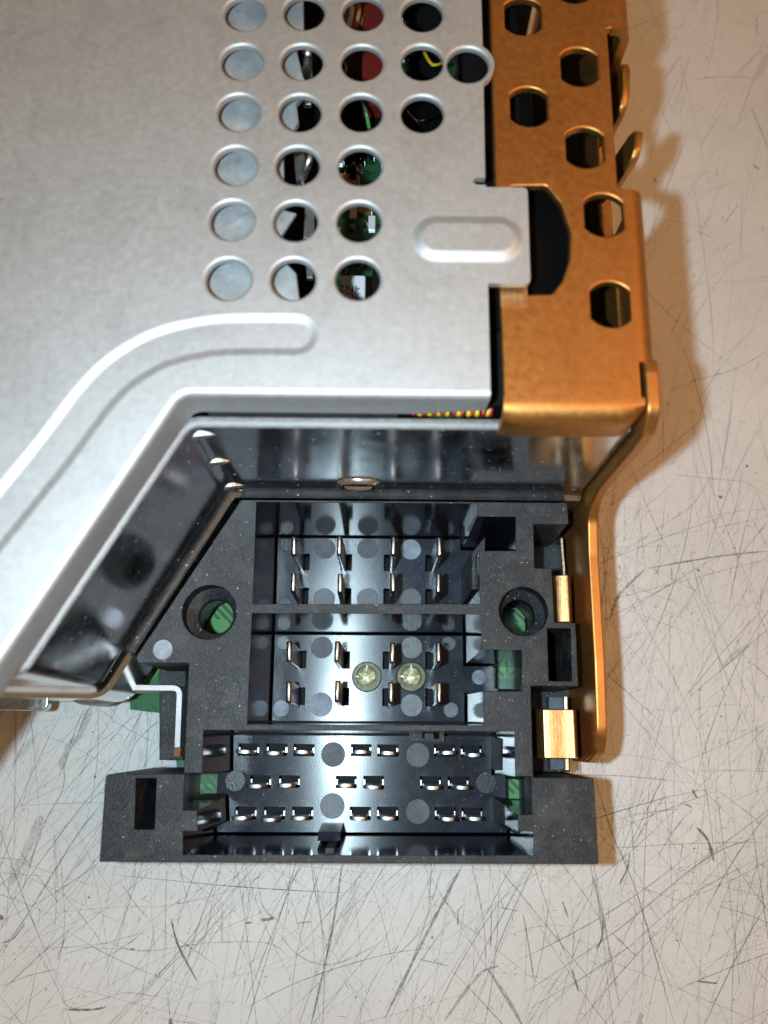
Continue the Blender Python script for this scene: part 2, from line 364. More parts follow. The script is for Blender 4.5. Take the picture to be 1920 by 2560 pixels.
for pts, w, d in (
    ([(340, 450), (200, 720), (0, 1120)], .42, .6), ([(380, 450), (430, 700), (440, 900)], .15, .5), ([(500, 470), (640, 640), (900, 960)], .15, .5),
    ([(490, 635), (590, 655)], .15, .5), ([(890, 0), (980, 300), (1080, 540), (1150, 770), (1260, 1160)], .14, .85), ([(890, 450), (960, 750), (1020, 1080)], .36, .35),
    ([(1659, 325), (1400, 420), (1000, 740), (600, 1010)], .2, .4), ([(1659, 405), (1300, 600), (1000, 850), (600, 1090)], .16, .4),
    ([(1060, 400), (1050, 470), (1015, 540)], .26, .8), ([(945, 680), (940, 770), (915, 820)], .24, .85), ([(1350, 290), (1400, 350), (1425, 440)], .45, .9),
    ([(1330, 125), (1352, 165)], .35, .85), ([(770, 610), (795, 680)], .22, .8), ([(430, 905), (350, 1000), (260, 1130)], .40, .4), ([(450, 905), (540, 1040), (600, 1150)], .46, .5),
    ([(420, 912), (495, 890)], .3, .6), ([(600, 660), (625, 800), (650, 960)], .18, .7), ([(1420, 0), (1500, 640), (1540, 1000)], .15, .4), ([(1659, 300), (1560, 220), (1440, 130)], .12, .5),
    ([(1215, 150), (1150, 250), (1060, 390)], .2, .35), ([(930, 385), (1300, 362), (1659, 355)], .15, .4), ([(1350, 955), (1440, 965)], .26, .85), ([(1065, 235), (1280, 210)], .15, .4),
    ([(1060, 180), (1080, 420)], .12, .4), ([(1300, 190), (1330, 205)], .3, .6), ([(810, 900), (840, 1000)], .3, .7), ([(320, 640), (318, 715)], .22, .6), ([(1140, 620), (1190, 690)], .15, .5),
    ([(150, 860), (280, 890)], .16, .45), ([(1620, 430), (1500, 800)], .14, .5), ([(820, 740), (815, 860)], .3, .3), ([(980, 740), (1090, 850)], .2, .4), ([(1110, 1090), (1100, 1150)], .8, .3)):
    traced(960, 1900, K6, pts, w, d)
for pts, w, d in (
    ([(1659, 1460), (1380, 1490), (1000, 1555)], .3, .6), ([(1000, 1555), (930, 1620), (850, 1710), (800, 1850)], .42, .5), ([(1360, 1040), (1250, 1210), (1050, 1350), (860, 1480)], .13, .45),
    ([(1465, 650), (1390, 1160)], .14, .45), ([(1130, 605), (1240, 550), (1480, 480), (1659, 380)], .14, .5), ([(1130, 1045), (1560, 1090)], .12, .45), ([(1390, 1165), (1415, 1172)], .5, .85),
    ([(1540, 998), (1552, 1004)], .5, .85), ([(960, 1230), (1000, 1560)], .12, .4), ([(1360, 900), (1330, 1450)], .12, .35), ([(1250, 940), (1330, 1200), (1440, 1500)], .12, .35),
    ([(1275, 1558), (1290, 1568)], .4, .8), ([(1140, 1550), (1140, 1620)], .25, .5), ([(1659, 1300), (1560, 1420), (1480, 1520)], .2, .35)):
    traced(1150, 700, .4642, pts, w, d)
for pts, w, d in (([(1565, 570), (1640, 750), (1659, 800)], .18, .6), ([(1400, 620), (1290, 790)], .14, .45), ([(1595, 90), (1600, 190)], .2, .6), ([(1500, 1100), (1420, 1210)], .15, .5),
                  ([(1520, 1000), (1515, 1390)], .12, .4), ([(1270, 1240), (1350, 1280)], .15, .5), ([(1580, 890), (1610, 912)], .3, .85), ([(1040, 960), (1060, 985)], .4, .6)):
    traced(1150, 0, .4642, pts, w, d)
traced(0, 1300, .3858, [(600, 1200), (520, 1380), (440, 1480), (390, 1620)], 1.1, .3, .6, .1)
traced(0, 1300, .3858, [(545, 1220), (500, 1330), (420, 1560)], .12, .7)
traced(0, 1300, .3858, [(105, 1230), (105, 1659)], .14, .4)
traced(0, 1300, .3858, [(1040, 1290), (900, 1420), (830, 1540)], .12, .7)
traced(0, 1300, .3858, [(940, 1200), (880, 1320), (790, 1460)], .12, .7)
traced(0, 1300, .3858, [(650, 1230), (800, 1340), (1020, 1450)], .14, .4)
traced(0, 1900, K6, [(180, 240), (120, 380), (40, 545)], 1.5, .28, .7, .1)
traced(0, 1900, K6, [(235, 320), (240, 420), (250, 560)], .5, .25, .7, .2)
def rnd_xy():
    if random.random() < .5: return random.uniform(-62, 62), random.uniform(-46, 30)
    return random.uniform(-62, 62), random.uniform(-46, 128)
for i in range(7000):                                    # short nicks
    x, y = rnd_xy(); a = random.gauss(1.15, 0.35) if random.random() < 0.6 else random.uniform(0, 3.14)
    L = random.choice((0.25, 0.4, 0.6, 0.9, 1.4)) * random.uniform(0.6, 1.4); n = 3; c = random.uniform(-0.5, 0.5); pts = []
    for k in range(n + 1):
        pts.append((x, y)); x += math.cos(a) * L / n; y += math.sin(a) * L / n; a += c / n
    ribbon(pts, random.uniform(0.03, 0.09), random.uniform(0.2, 0.65), random.random() * 0.6, 0.02 + random.random() * 0.01)
for i in range(2300):                                     # long hair scratches
    x, y = rnd_xy(); a = random.gauss(1.25, 0.4) if random.random() < 0.6 else random.uniform(0, 3.14)
    L = random.uniform(5, 38); n = 12; c = random.gauss(0, 0.28); pts = []
    for k in range(n + 1):
        pts.append((x, y)); x += math.cos(a) * L / n; y += math.sin(a) * L / n; a += c / n + random.gauss(0, 0.012)
    ribbon(pts, random.choice((.03, .04, .05, .07, .1)), random.uniform(0.2, 0.65), random.random() * 0.8, 0.02 + random.random() * 0.01, 0.3, 0.012, 1.0 if i % 9 == 0 else 0.0)
for i in range(60):                                      # smears
    x, y = rnd_xy(); a = random.gauss(1.2, 0.5); L = random.uniform(2, 9)
    ribbon([(x + math.cos(a) * L * k / 5, y + math.sin(a) * L * k / 5) for k in range(6)], random.uniform(0.4, 1.1), random.uniform(0.06, 0.16), 0.8, 0.015, 0.4)
for i in range(160):                                     # dark specks
    x, y = rnd_xy(); a = random.uniform(0, 6.3); L = random.uniform(0.15, 0.5)
    ribbon([(x + math.cos(a) * L * k / 3, y + math.sin(a) * L * k / 3) for k in range(4)], random.uniform(0.12, 0.35), random.uniform(0.5, 0.9), random.random() * 0.4, 0.04, 0.5)
so = scr.obj('scratches', M['scratch'], table); so['kind'] = 'stuff'
ca = so.data.color_attributes.new('dirt', 'FLOAT_COLOR', 'POINT')
ca.data.foreach_set('color', [c for d in dirt for c in (*d, 1.0)])

# ------------------------------------------------------------------ the radio
radio = bpy.data.objects.new('car_radio', None); COL.objects.link(radio); radio.empty_display_size = 0.01
radio['label'] = 'car radio with perforated silver cover, copper side bracket and black multi-pin connector'
radio['category'] = 'radio'

# --- top cover
ZC = 48.0
cov = lambda x, y: PD(x, y, ZC)
holes_px = []
for row in (((528, 28), (653, 26), (785, 28), (910, 30)), ((521, 133), (652, 133), (780, 135), (910, 134), (1011, 139)), ((515, 242), (645, 243), (780, 243), (911, 245)),
            ((507, 357), (644, 357), (777, 358)), ((501, 475), (637, 477), (776, 478)), ((493, 602), (634, 602), (772, 602))):
    holes_px += row
xs = [cov(x, y) for x, y in holes_px]
hr = 2.02
cxs = {0: -14.47, 1: -8.62, 2: -2.78, 3: 3.05}
holesC = []
for (x, y) in xs:
    k = min(cxs, key=lambda i: abs(cxs[i] - x)); holesC.append((cxs[k] if abs(cxs[k] - x) < 1 else x, y))
for dy in (5.95, 11.9, 17.85, 23.8):                       # rows that go on beyond the picture
    for k in range(4): holesC.append((cxs[k], holesC[0][1] + dy))
RB = 0.65                                                   # bend radius of the lip
yF = 28.35                                                 # front of the straight lip
xR = 8.95
S1, S2 = cov(402, 866), cov(0, 1397)
sl = (Vector(S2) - Vector(S1)).normalized()
cornerT = (S1[0] + 0.2, yF)
_w1, _w2 = Vector(P(583, 1222, 20.5)), Vector(P(282, 1690, 20.5))          # the lip runs parallel to the slanted wall below it
sl = (_w2 - _w1).normalized(); _o = _w1 + Vector((-sl.y, sl.x)) * -0.1
_c = _o + sl * ((yF - _o.y) / sl.y); cornerT = (_c.x, yF); far = _c + sl * 70
lip = fillet([(xR, yF), cornerT, (far.x, far.y)], 1.6, 8, False)     # walked from right to left: outside is on the left
lipn = path_normals(lip)
inner = [(p[0] + n.x * RB, p[1] + n.y * RB) for p, n in zip(lip, lipn)]
tabL = [cov(1058, 612), cov(1146, 615), cov(1136, 405), cov(1046, 400)]
tt = [(xR, tabL[0][1]), (tabL[1][0], tabL[0][1]), (tabL[1][0] + 0.05, tabL[2][1]), (xR, tabL[2][1])]
tt = [tt[0]] + fillet([tt[0], tt[1], tt[2], tt[3]], [0, .5, .5, 0], 4, False)[1:-1] + [tt[3]]
slotc = [(xR, tt[-1][1] + 0.25), (xR - 0.9, tt[-1][1] + 0.25), (xR - 1.25, tt[-1][1] + 0.6), (xR - 0.9, tt[-1][1] + 1.0), (xR - 0.05, tt[-1][1] + 1.0)]
out = [(inner[-1][0] - 5, inner[-1][1] - 5), (-75, inner[-1][1] - 5), (-75, 112), (xR - .3, 112)]
hb = [h for h in holesC if h[0] > 5]
bx, by = hb[0]
yd = math.sqrt(max(0.01, (hr + .35) ** 2 - (xR - bx) ** 2))
ear = []
# the hole at the edge keeps a thin rim that stands out past the edge
a0 = math.acos(max(-1, min(1, (xR - bx) / (hr + 0.55))))
ear = [(bx + (hr + .55) * math.cos(a0 - 2 * a0 * i / 8), by + (hr + .55) * math.sin(a0 - 2 * a0 * i / 8)) for i in range(9)]
outline = out + ear + slotc[::-1] + tt[::-1] + inner
# groove
gz = -0.23
gm = [cov(640, 722), cov(520, 722), cov(440, 728), cov(345, 752), cov(262, 800), cov(200, 862), cov(120, 968), cov(30, 1080), cov(-120, 1262)]
gmid = smooth_path([(p[0], p[1]) for p in gm], 6)
gn = path_normals(gmid); gw = 2.05
def capsule(w):
    Lh = [(p[0] - n.x * w, p[1] - n.y * w) for p, n in zip(gmid, gn)]; Rh = [(p[0] + n.x * w, p[1] + n.y * w) for p, n in zip(gmid, gn)]
    d0 = (Vector(gmid[0]) - Vector(gmid[1])).normalized(); c = Vector(gmid[0]); n0 = Vector(gn[0])
    cap = [c + n0 * w * math.cos(t) + d0 * w * math.sin(t) for t in [math.pi * i / 10 for i in range(1, 10)]]
    d1 = (Vector(gmid[-1]) - Vector(gmid[-2])).normalized(); c1 = Vector(gmid[-1]); n1 = Vector(gn[-1])
    cap1 = [c1 - n1 * w * math.cos(t) + d1 * w * math.sin(t) for t in [math.pi * i / 10 for i in range(1, 10)]]
    return Rh[::-1] + [tuple(q) for q in cap] + Lh + [tuple(q) for q in cap1]
g_out = capsule(gw); g_in = capsule(gw - 0.85)
# raised pad on the tab
pad_c = [cov(888, 465), cov(1128, 465), cov(1128, 568), cov(888, 568)]
px0, px1, py0, py1 = pad_c[0][0], 12.4, (pad_c[2][1] + pad_c[3][1]) / 2, pad_c[0][1]
def rrect(i, r):
    rr = (py1 - py0) / 2 - i - .02; c0, c1 = (px0 + i + rr, (py0 + py1) / 2), (px1 - i - rr, (py0 + py1) / 2)
    return [(c1[0] + rr * math.cos(t), c1[1] + rr * math.sin(t)) for t in [-math.pi / 2 + math.pi * k / 14 for k in range(15)]] + [(c0[0] + rr * math.cos(t), c0[1] + rr * math.sin(t)) for t in [math.pi / 2 + math.pi * k / 14 for k in range(15)]]
def rrect_square(i, r): return fillet([(px0 + i, py0 + i), (px1 - i, py0 + i), (px1 - i, py1 - i), (px0 + i, py1 - i)], max(0.3, r - i), 6)
cv = MB()
hflat = [circle(x, y, hr + 0.32, 36) for x, y in holesC]
flat(cv, outline, hflat + [g_out, rrect(0, 2.0)], ZC)
def prof_ring(pa, pb, za, zb, n=5):
    rings = []
    for i in range(n + 1):
        t = i / n; s = t * t * (3 - 2 * t)
        rings.append([(a[0] + (b_[0] - a[0]) * t, a[1] + (b_[1] - a[1]) * t, za + (zb - za) * s) for a, b_ in zip(pa, pb)])
    return rings
loft(cv, prof_ring(g_out, g_in, ZC, ZC + gz)); flat(cv, g_in, [], ZC + gz)
pa, pb = rrect(0, 2.0), rrect(1.05, 2.0)
loft(cv, prof_ring(pa, pb, ZC, ZC + 0.38)); flat(cv, pb, [], ZC + 0.38)
for (x, y) in holesC:                                      # rolled hole edges and sheet thickness
    rings = []
    for i in range(6):
        t = i / 5 * math.pi / 2
        r = hr + 0.32 * (1 - math.sin(t)); rings.append([(*q, ZC - 0.32 * (1 - math.cos(t))) for q in circle(x, y, r, 36)])
    rings.append([(*q, ZC - 0.65) for q in circle(x, y, hr, 36)])
    loft(cv, rings)
bend = [(RB - RB * math.sin(R_(a)), ZC - RB + RB * math.cos(R_(a))) for a in range(0, 91, 10)]
bend = [(RB * (1 - math.sin(R_(a))), ZC - RB * (1 - math.cos(R_(a)))) for a in range(0, 91, 10)]
def lip_prof(b): return bend + [(0.35, ZC - b), (0.42, ZC - b - .15), (1.1, ZC - b - .15), (0.8, ZC - 1.2)]
xm = 2.6
sweep(cv, [(xm, yF)] + lip[1:], lip_prof(5.05))
ra, rb_ = lip_prof(3.9), lip_prof(5.05); kq = len(ra)
cv.add([(xR, yF + o, z) for o, z in ra] + [(xm, yF + o, z) for o, z in rb_], [(q, q + 1, kq + q + 1, kq + q) for q in range(kq - 1)])
# sheet edge along the right side, and the underside
ee = [ear[-1]] + slotc[::-1][::-1]
redge = [(xR - .3, 112)] + ear + slotc[::-1] + tt[::-1] + [inner[0]]
redge = [p for i, p in enumerate(redge) if i == 0 or (Vector(p) - Vector(redge[i - 1])).length > 1e-4]
rv = [(p[0], p[1], z) for z in (ZC, ZC - 0.65) for p in redge]; nR = len(redge)
cv.add(rv, [(i, i + 1, nR + i + 1, nR + i) for i in range(nR - 1)])
flat(cv, outline, [circle(x, y, hr, 36) for x, y in holesC] + [g_out, rrect(0, 2.0)], ZC - 0.65)
# end face of the lip at the right
ep = [(xR, yF + o, z) for o, z in lip_prof(3.9) + [(RB, ZC - 0.9)]]
cv.add(ep, [tuple(range(len(ep)))])
cover = cv.obj('top_cover', M['cover'], radio, 40)

# --- inner chassis: bright wall behind the connector with a rolled foot
yW = 27.45
W1 = P(583, 1222, 20.5); W2 = P(282, 1690, 20.5)
d2 = (Vector(W2) - Vector(W1)).normalized()
cW = Vector(W1) + d2 * ((yW - W1[1]) / d2.y)
endW = Vector(W1) + d2 * ((4.4 - W1[1]) / d2.y)
ch_path = fillet([(22.6, yW), (cW.x, yW), (endW.x, endW.y), (-75, endW.y + 0.2)], [0, 1.5, 2.2, 0], 10, False)
ch = MB()
fr = 2.3
foot = [(-fr * (1 - math.cos(R_(a))), 21.0 + fr - fr * math.sin(R_(a)) - 0) for a in range(0, 56, 11)]
prof = [(1.1, 42.2), (0.95, 42.42), (0.6, 42.45), (0.15, 42.36), (0, 42.15), (0, 21.0 + fr)] + foot[1:] + [(foot[-1][0] - .05, 12.0), (0.2, 12.2), (0.95, 21.5), (0.95, 42.2)]
k_end = len(ch_path) - 2
sweep(ch, ch_path[:-1] + [ch_path[-1]], prof[4:6 + len(foot)], 0)
sweep(ch, ch_path, prof[:5], 1)
sweep(ch, ch_path, [(0.95, 21.5), (0.95, 42.2)], 0)
chassis = ch.obj('inner_chassis', None, radio, 45, [M['chassis'], M['cut_edge']])
# pressed boss on the wall
bz, bxx = 23.6, P(897, 1188, 23.5)[0]
db = MB(); rings = []
for (r, dpt) in ((2.75, 0.0), (2.6, 0.3), (2.35, 0.5), (2.1, 0.42), (1.9, 0.15), (1.8, 0.05), (0.6, 0.03)):
    rings.append([(bxx + r * math.cos(2 * math.pi * i / 40), yW - dpt, bz + 0.8 + r * 0.62 * math.sin(2 * math.pi * i / 40)) for i in range(40)])
loft(db, rings, 0, True); db.obj('pressed_boss', M['chassis'], chassis, 60)
# second inner sheet whose edge shows between cover lip and wall in the corner
sec = MB()
q0, q1 = PD(388, 905, 44), PD(330, 985, 43); q2 = PD(292, 1040, 42)
pth = smooth_path([PD(405, 884, 44.6), q0, q1, q2], 5)
sweep(sec, pth, [(0, 40), (0, 43.4), (0.1, 43.5), (0.65, 43.5), (0.75, 43.4), (0.75, 40)]); sec.obj('inner_sheet', M['edge'], chassis, 40)
mb = MB(); box(mb, -17, 29.2, 30, 1.0, 29.6, 43.0); mb.obj('inner_sheet', M['edge'], chassis)  # extra sheet added to make the gap under the lip dark
# two drawn wrinkles in the corner of the wall
cc = Vector((cW.x, yW))
for zz, rr in ((40.2, 0.55), (32.0, 0.62), (23.0, 0.75)):
    w = MB(); ctr = cc + Vector((0.55, -0.95)) * 0.15
    ring = []
    for i in range(9):
        a = R_(200 + i * 15) ; ring.append(a)
    path = [(cc.x - 1.2, cc.y - 1.15, zz - .25), (cc.x - .55, cc.y - .55, zz), (cc.x + .1, cc.y - .3, zz + .1), (cc.x + 0.9, cc.y - .22, zz + .1), (cc.x + 1.9, cc.y - .1, zz)]
    path = smooth_path(path, 4); rings = []
    for j, p in enumerate(path):
        u = j / (len(path) - 1); s = rr * (0.25 + 0.75 * math.sin(math.pi * u))
        rings.append([(p[0] - 0.2 * math.cos(t) * s, p[1] - 0.55 * math.cos(t) * s + .1, p[2] + 0.9 * math.sin(t) * s) for t in [2 * math.pi * q / 10 for q in range(10)]])
    loft(w, rings, 0, True); w.obj('drawn_ridge', M['brightsteel'], chassis, 60)
# L-shaped steel tongue beside the connector
def wall_strip(name, pts, th, z0, z1, m, parent, rad=0.9):
    pth = fillet(pts, [0] + [rad] * (len(pts) - 2) + [0], 6, False); mb = MB()
    sweep(mb, pth, [(-th / 2, z0), (-th / 2, z1 - .08), (-th / 2 + .08, z1), (th / 2 - .08, z1), (th / 2, z1 - .08), (th / 2, z0), (-th / 2, z0)])
    k = 7; n = len(pth)
    mb.f += [tuple(range(6)), tuple((n - 1) * k + i for i in range(5, -1, -1))]; mb.fm += [0, 0]
    return mb.obj(name, m, parent, 40)
zl = 14.0
A, Bq, Cq = P(150, 1718, zl), P(449, 1720, zl), P(443, 1868, zl)
wall_strip('steel_tongue', [A, Bq, Cq], 0.76, 7.2, zl, M['edge'], chassis)
wall_strip('rusty_tip', [(Cq[0] , Cq[1] - .02), (Cq[0] - .04, Cq[1] - 1.05)], 0.80, 7.2, zl - .15, M['rust'], chassis)
# low bracket with slotted end and stud at the left edge
zb = 12.0
p0, p1 = P(-60, 1738, zb), P(118, 1777, zb)
plate('foot_bracket', fillet(rect(p0[0], p1[1], p1[0], p0[1]), [0, .8, .8, 0], 5), [], zb - 1.4, zb, M['brightsteel'], chassis, 0.2)
p0, p1 = P(55, 1722, zb + 1), P(170, 1745, zb + 1)
plate('foot_flange', rect(p0[0], p1[1], P(330, 1730, zb)[0], p0[1]), [], zb + .3, zb + 1.0, M['brightsteel'], chassis, 0.1)
sb = MB(); sx, sy = P(218, 1722, 15)
rings = [[(sx + r * math.cos(2 * math.pi * i / 32), sy + r * .68 * math.sin(2 * math.pi * i / 32), z) for i in range(32)] for r, z in ((2.7, 9.5), (2.75, 14.2), (2.6, 14.8), (2.2, 15.1), (1.0, 15.2))]
loft(sb, rings, 0, True); sb.obj('stud', M['edge'], chassis, 50)
bp = MB(); box(bp, -74, 29.5, 0.0, 22.0, 111, 0.8); bp.obj('bottom_plate', M['edge'], radio)
for nm, b6 in (('back_wall', (-74, 110, .8, 22, 111, 46.5)), ('left_wall', (-75.2, -6, .8, -74.2, 111, 46.5))):  # out of view, added to keep the inside of the case dark
    q = MB(); box(q, *b6); q.obj(nm, M['cover'], radio)

# --- copper bracket: perforated top, side sheet stepping down, spring tabs
ZK = 46.6
kp = lambda x, y: PD(x, y, ZK)
xS0, xS1 = 23.0, 24.25                                    # the side sheet
kl = 9.95; ky = kp(1200, 868)[1]; kR = 1.7
ktop = [(kl + .35, ky), (xS1 - kR, ky), (xS1 - kR, 112), (kl - 0.1, 112), (kl + .05, kp(1060, 390)[1]), (kl + .2, kp(1072, 520)[1]), (kl + .33, kp(1080, 800)[1])]
def hexhole(cx, cy, w, h):
    r = h / 2; t0 = math.acos(w / 2 / r); a = [t0 + (math.pi - 2 * t0) * i / 12 for i in range(13)]
    p = [(r * math.cos(t), r * math.sin(t)) for t in a]; p += [(-x, -y) for x, y in p]
    return fillet([(cx + x, cy + y) for x, y in p], [.25 if i in (0, 12, 13, 25) else 0 for i in range(26)], 3)
kh = []
for x, y in ((1130, 35), (1252, 144), (1143, 230), (1264, 318), (1305, 464), (1320, 657)):
    c = kp(x, y); kh.append(hexhole(c[0], c[1], 3.65, 4.5))
for dy in (8.0, 16.0, 24.0):
    c = kp(1130, 35); kh.append(hexhole(c[0] - .1, c[1] + dy + 2.4, 3.65, 4.5)); c = kp(1252, 144); kh.append(hexhole(c[0] - .1, c[1] + dy + 2.0, 3.65, 4.5))
Dp = [kp(1112, 402), kp(1180, 400), kp(1212, 440), kp(1232, 500), kp(1230, 560), kp(1215, 605), kp(1192, 634), kp(1112, 636)]
kh.append(fillet([(11.4, Dp[0][1])] + Dp[1:-1] + [(11.4, Dp[-1][1])], 0.5, 4))
notY0, notY1 = kp(1345, 408)[1], kp(1325, 62)[1]           # stretch where the bend is cut away
kb = MB()
ko = [ktop[0], ktop[1], (xS1 - kR, notY0), (xS1 - 2.6, notY0 + .2), (xS1 - 2.6, notY1), (xS1 - kR, notY1 + .2)] + ktop[2:]
ko = [p for p in ko]
plate('copper_top', fillet(ko, [0.3, .0, 0, .3, .3, 0, 0, 0, .4, .4, .4], 4), kh, ZK - 0.9, ZK, M['copper'], None, 0.22, 30, None, 3)
ktop_o = bpy.data.objects['copper_top']
# rounded bends: front (down to the wall) and right (down the side)
fb = MB(); xl, xr2 = kl + .35, xS1 - 1.45
pr = [(.45, ZK + .006)] + [(-kR * math.sin(R_(a)) , ZK + .006 - kR * (1 - math.cos(R_(a)))) for a in range(0, 91, 9)] + [(-kR, ZK - 4.4), (-kR + .1, ZK - 4.6), (-kR + .9, ZK - 4.6), (-kR + .9, ZK - 1.7), (0, ZK - .9)]
nx = 12; vv = []; 
xsx = [xl + (xr2 - xl) * i / nx for i in range(nx + 1)]
for i, x in enumerate(xsx):
    for (o, z) in pr:
        sh = 0.0
        rnd = (max(0, (x - (xr2 - 1.6)) / 1.6)) ** 2 * 1.1 + (max(0, ((xl + .6) - x) / .6)) ** 2 * .25
        f_ = max(0, min(1, -o / kR))
        vv.append((x, ky + .02 + o + rnd * f_, z))
kk = len(pr); fb.add(vv, [(i * kk + j, i * kk + j + 1, (i + 1) * kk + j + 1, (i + 1) * kk + j) for i in range(nx) for j in range(kk - 1)])
fb.add([vv[j] for j in range(kk)], [tuple(range(kk))]); fb.add([vv[nx * kk + j] for j in range(kk)], [tuple(range(kk - 1, -1, -1))])
yE = kp(1415, 782)[1]
for (ya, yb) in ((yE, notY0), (notY1, 112)):
    pr2 = [(xS1 - kR - .45, ZK + .006)] + [(xS1 - kR + kR * math.sin(R_(a)), ZK + .006 - kR * (1 - math.cos(R_(a)))) for a in range(0, 91, 9)] + [(xS1, ZK - 8)]
    pri = [(x - .9 * max(.0, math.sin(R_(min(90, i * 9)))), z - .9 * math.cos(R_(min(90, i * 9)))) for i, (x, z) in enumerate(pr2)]
    lp = pr2 + pri[::-1]; n = len(lp)
    fb.add([(x, ya, z) for x, z in lp] + [(x, yb, z) for x, z in lp], [(i, (i + 1) % n, n + (i + 1) % n, n + i) for i in range(n)] + [tuple(range(n - 1, -1, -1)), tuple(range(n, 2 * n))])
copper = fb.obj('copper_bracket', M['copper'], radio, 40)
ktop_o.parent = copper
# side sheet: outline drawn in Y/Z and extruded in X
def side_plate(name, yz, x0, x1, m, parent, bev=0.25):
    o = plate(name, [(y, z) for y, z in yz], [], 0, x1 - x0, m, parent, bev, 35, None, 3)
    for v in o.data.vertices:
        y, z, x = v.co; v.co = (x0 * MM + x, y, z)
    bm = bmesh.new(); bm.from_mesh(o.data); bmesh.ops.recalc_face_normals(bm, faces=bm.faces); bm.to_mesh(o.data); bm.free()
    o.data.set_sharp_from_angle(angle=R_(35)); return o
yHi = P(1645, 915, 43)[1]
pts = [(112, 0.0), (112, ZK - 7.5), (notY1, ZK - 7.5), (notY1 - .2, ZK - 11), (notY0 + .2, ZK - 11), (notY0, ZK - 7.5), (yE + .6, ZK - 7.5), (yE + .4, ZK - .2), (yE - 1.0, ZK), (27.9, ZK - .1), (26.35, 44.4), (26.1, 40.0), (26.05, 33), (26.0, 28.0), (25.4, 24.6), (23.9, 22.5), (19.9, 22.0), (8, 22.25), (.5, 21.7), (-1.9, 20.2), (-2.9, 16.5), (-3.0, 7.5), (4, 5.0), (24, 4.0), (30, 0.0)]
side = side_plate('side_sheet', fillet(pts, [0, 0, 0, .6, .6, 0, 0, .5, .5, 1.6, 2, 3, 4, 2, 2, 2, 3, 5, 3, 2, 2, 2, 3, 3, 0], 5), xS0, xS1, M['copper'], copper)
# tongues pushed out of the side where the bend is cut away
for (yc, ln, zc_, lean, hgt) in ((PD(1352, 118, 40)[1], 3.4, 42.5, 0.25, 9.0), (PD(1362, 205, 40)[1], 7.0, 42.0, 0.75, 9.0), (PD(1372, 352, 40)[1], 4.2, 43.5, 0.95, 9.5)):
    mb = MB(); n = 14; ring = []
    for s, xo in ((0, 0.0), (1, 0.85)):
        for i in range(n):
            a = 2 * math.pi * i / n; yy = yc + ln * .5 * math.copysign(abs(math.cos(a)) ** .55, math.cos(a)); zz = zc_ - hgt / 2 + hgt / 2 * math.copysign(abs(math.sin(a)) ** .55, math.sin(a))
            u = (zz - (zc_ - hgt)) / hgt; ring.append((xS0 + .1 + xo + u * lean * 1.6 + .25 * math.sin((yy - yc) / ln * 3), yy, zz))
    mb.add(ring, [(i, (i + 1) % n, n + (i + 1) % n, n + i) for i in range(n)] + [tuple(range(n - 1, -1, -1)), tuple(range(n, 2 * n))])
    o = mb.obj('pushed_out_tongue', M['copper'], copper, 50)
    bm = bmesh.new(); bm.from_mesh(o.data); bmesh.ops.recalc_face_normals(bm, faces=bm.faces); bm.to_mesh(o.data); bm.free()
    md = o.modifiers.new('b', 'BEVEL'); md.width = .2 * MM; md.segments = 2; md.limit_method = 'ANGLE'
# spring tabs that grip the connector
b0, b1 = P(1395, 1897, 18.6)[1], P(1395, 1773, 18.6)[1]
prB = [(23.2, 11.0), (22.95, 12.8), (22.5, 14.2), (22.0, 15.4), (21.75, 16.8), (21.7, 18.1), (21.3, 18.75), (20.4, 18.62), (19.5, 18.6), (18.6, 18.72), (17.9, 18.6), (17.45, 18.0), (17.3, 16.5), (17.3, 13.0)]
strip_profile('spring_tab', prB, -0.55, b0, b1, M['copper_bright'], copper)
a0_, a1_ = P(1410, 1556, 17.8)[1], P(1410, 1437, 17.8)[1]
prA = [(23.1, 11.5), (22.7, 13.8), (22.2, 15.8), (21.9, 17.4), (21.5, 17.95), (20.9, 17.9), (20.2, 17.6), (19.4, 16.9), (18.8, 15.6), (18.4, 13.0)]
strip_profile('spring_tab', prA, -0.5, a0_, a1_, M['copper_bright'], copper)
# black film under the tab opening
bf = MB(); y0, y1 = Dp[-1][1] - 2, Dp[0][1] + 2
box(bf, 9.6, y0, ZK - 4.2, 18.6, y1, ZK - 3.2); bf.obj('black_insulator', M['blackgloss'], copper)
# black strip added to stand for the shade in the gap between cover and bracket
bf = MB(); box(bf, 7.5, 29.6, 38.0, 13.2, 110, 43.0); bf.obj('gap_shade', M['black'], radio)
tp = MB(); q0, q1 = kp(1078, 614), kp(1140, 664)
box(tp, kl + .3, q1[1], ZK + .01, q1[0], q0[1] + .8, ZK + .06); tp.obj('clear_tape', M['copper_bright'], copper)

# --- connector
ZR, ZF = 22.0, 6.0
rim = PL([(603, 1250), (1418, 1257), (1422, 1311), (1334, 1311), (1336, 1420), (1379, 1421), (1386, 1556), (1439, 1557), (1446, 1716), (1327, 1715), (1333, 1944),
          (1485, 1945), (1497, 2161), (248, 2155), (264, 1935), (459, 1935), (472, 1658), (343, 1657), (342, 1640)], ZR)
uw = PL([(641, 1255), (1193, 1259), (1194, 1291), (1289, 1292), (1289, 1377), (1197, 1377), (1201, 1510), (632, 1510)], ZR)
mw = PL([(630, 1533), (1203, 1536), (1204, 1624), (1305, 1625), (1305, 1728), (1208, 1729), (1209, 1813), (618, 1811)], ZR)
cw = PL([(508, 1825), (1286, 1829), (1288, 1941), (1329, 1941), (1331, 2037), (1294, 2037), (1296, 2078), (1333, 2079), (1334, 2139), (457, 2137), (457, 2078), (494, 2078), (492, 2026), (457, 2026), (461, 1933), (506, 1933)], ZR)
sL = PL([(340, 1946), (391, 1946), (386, 2074), (335, 2074)], ZR)
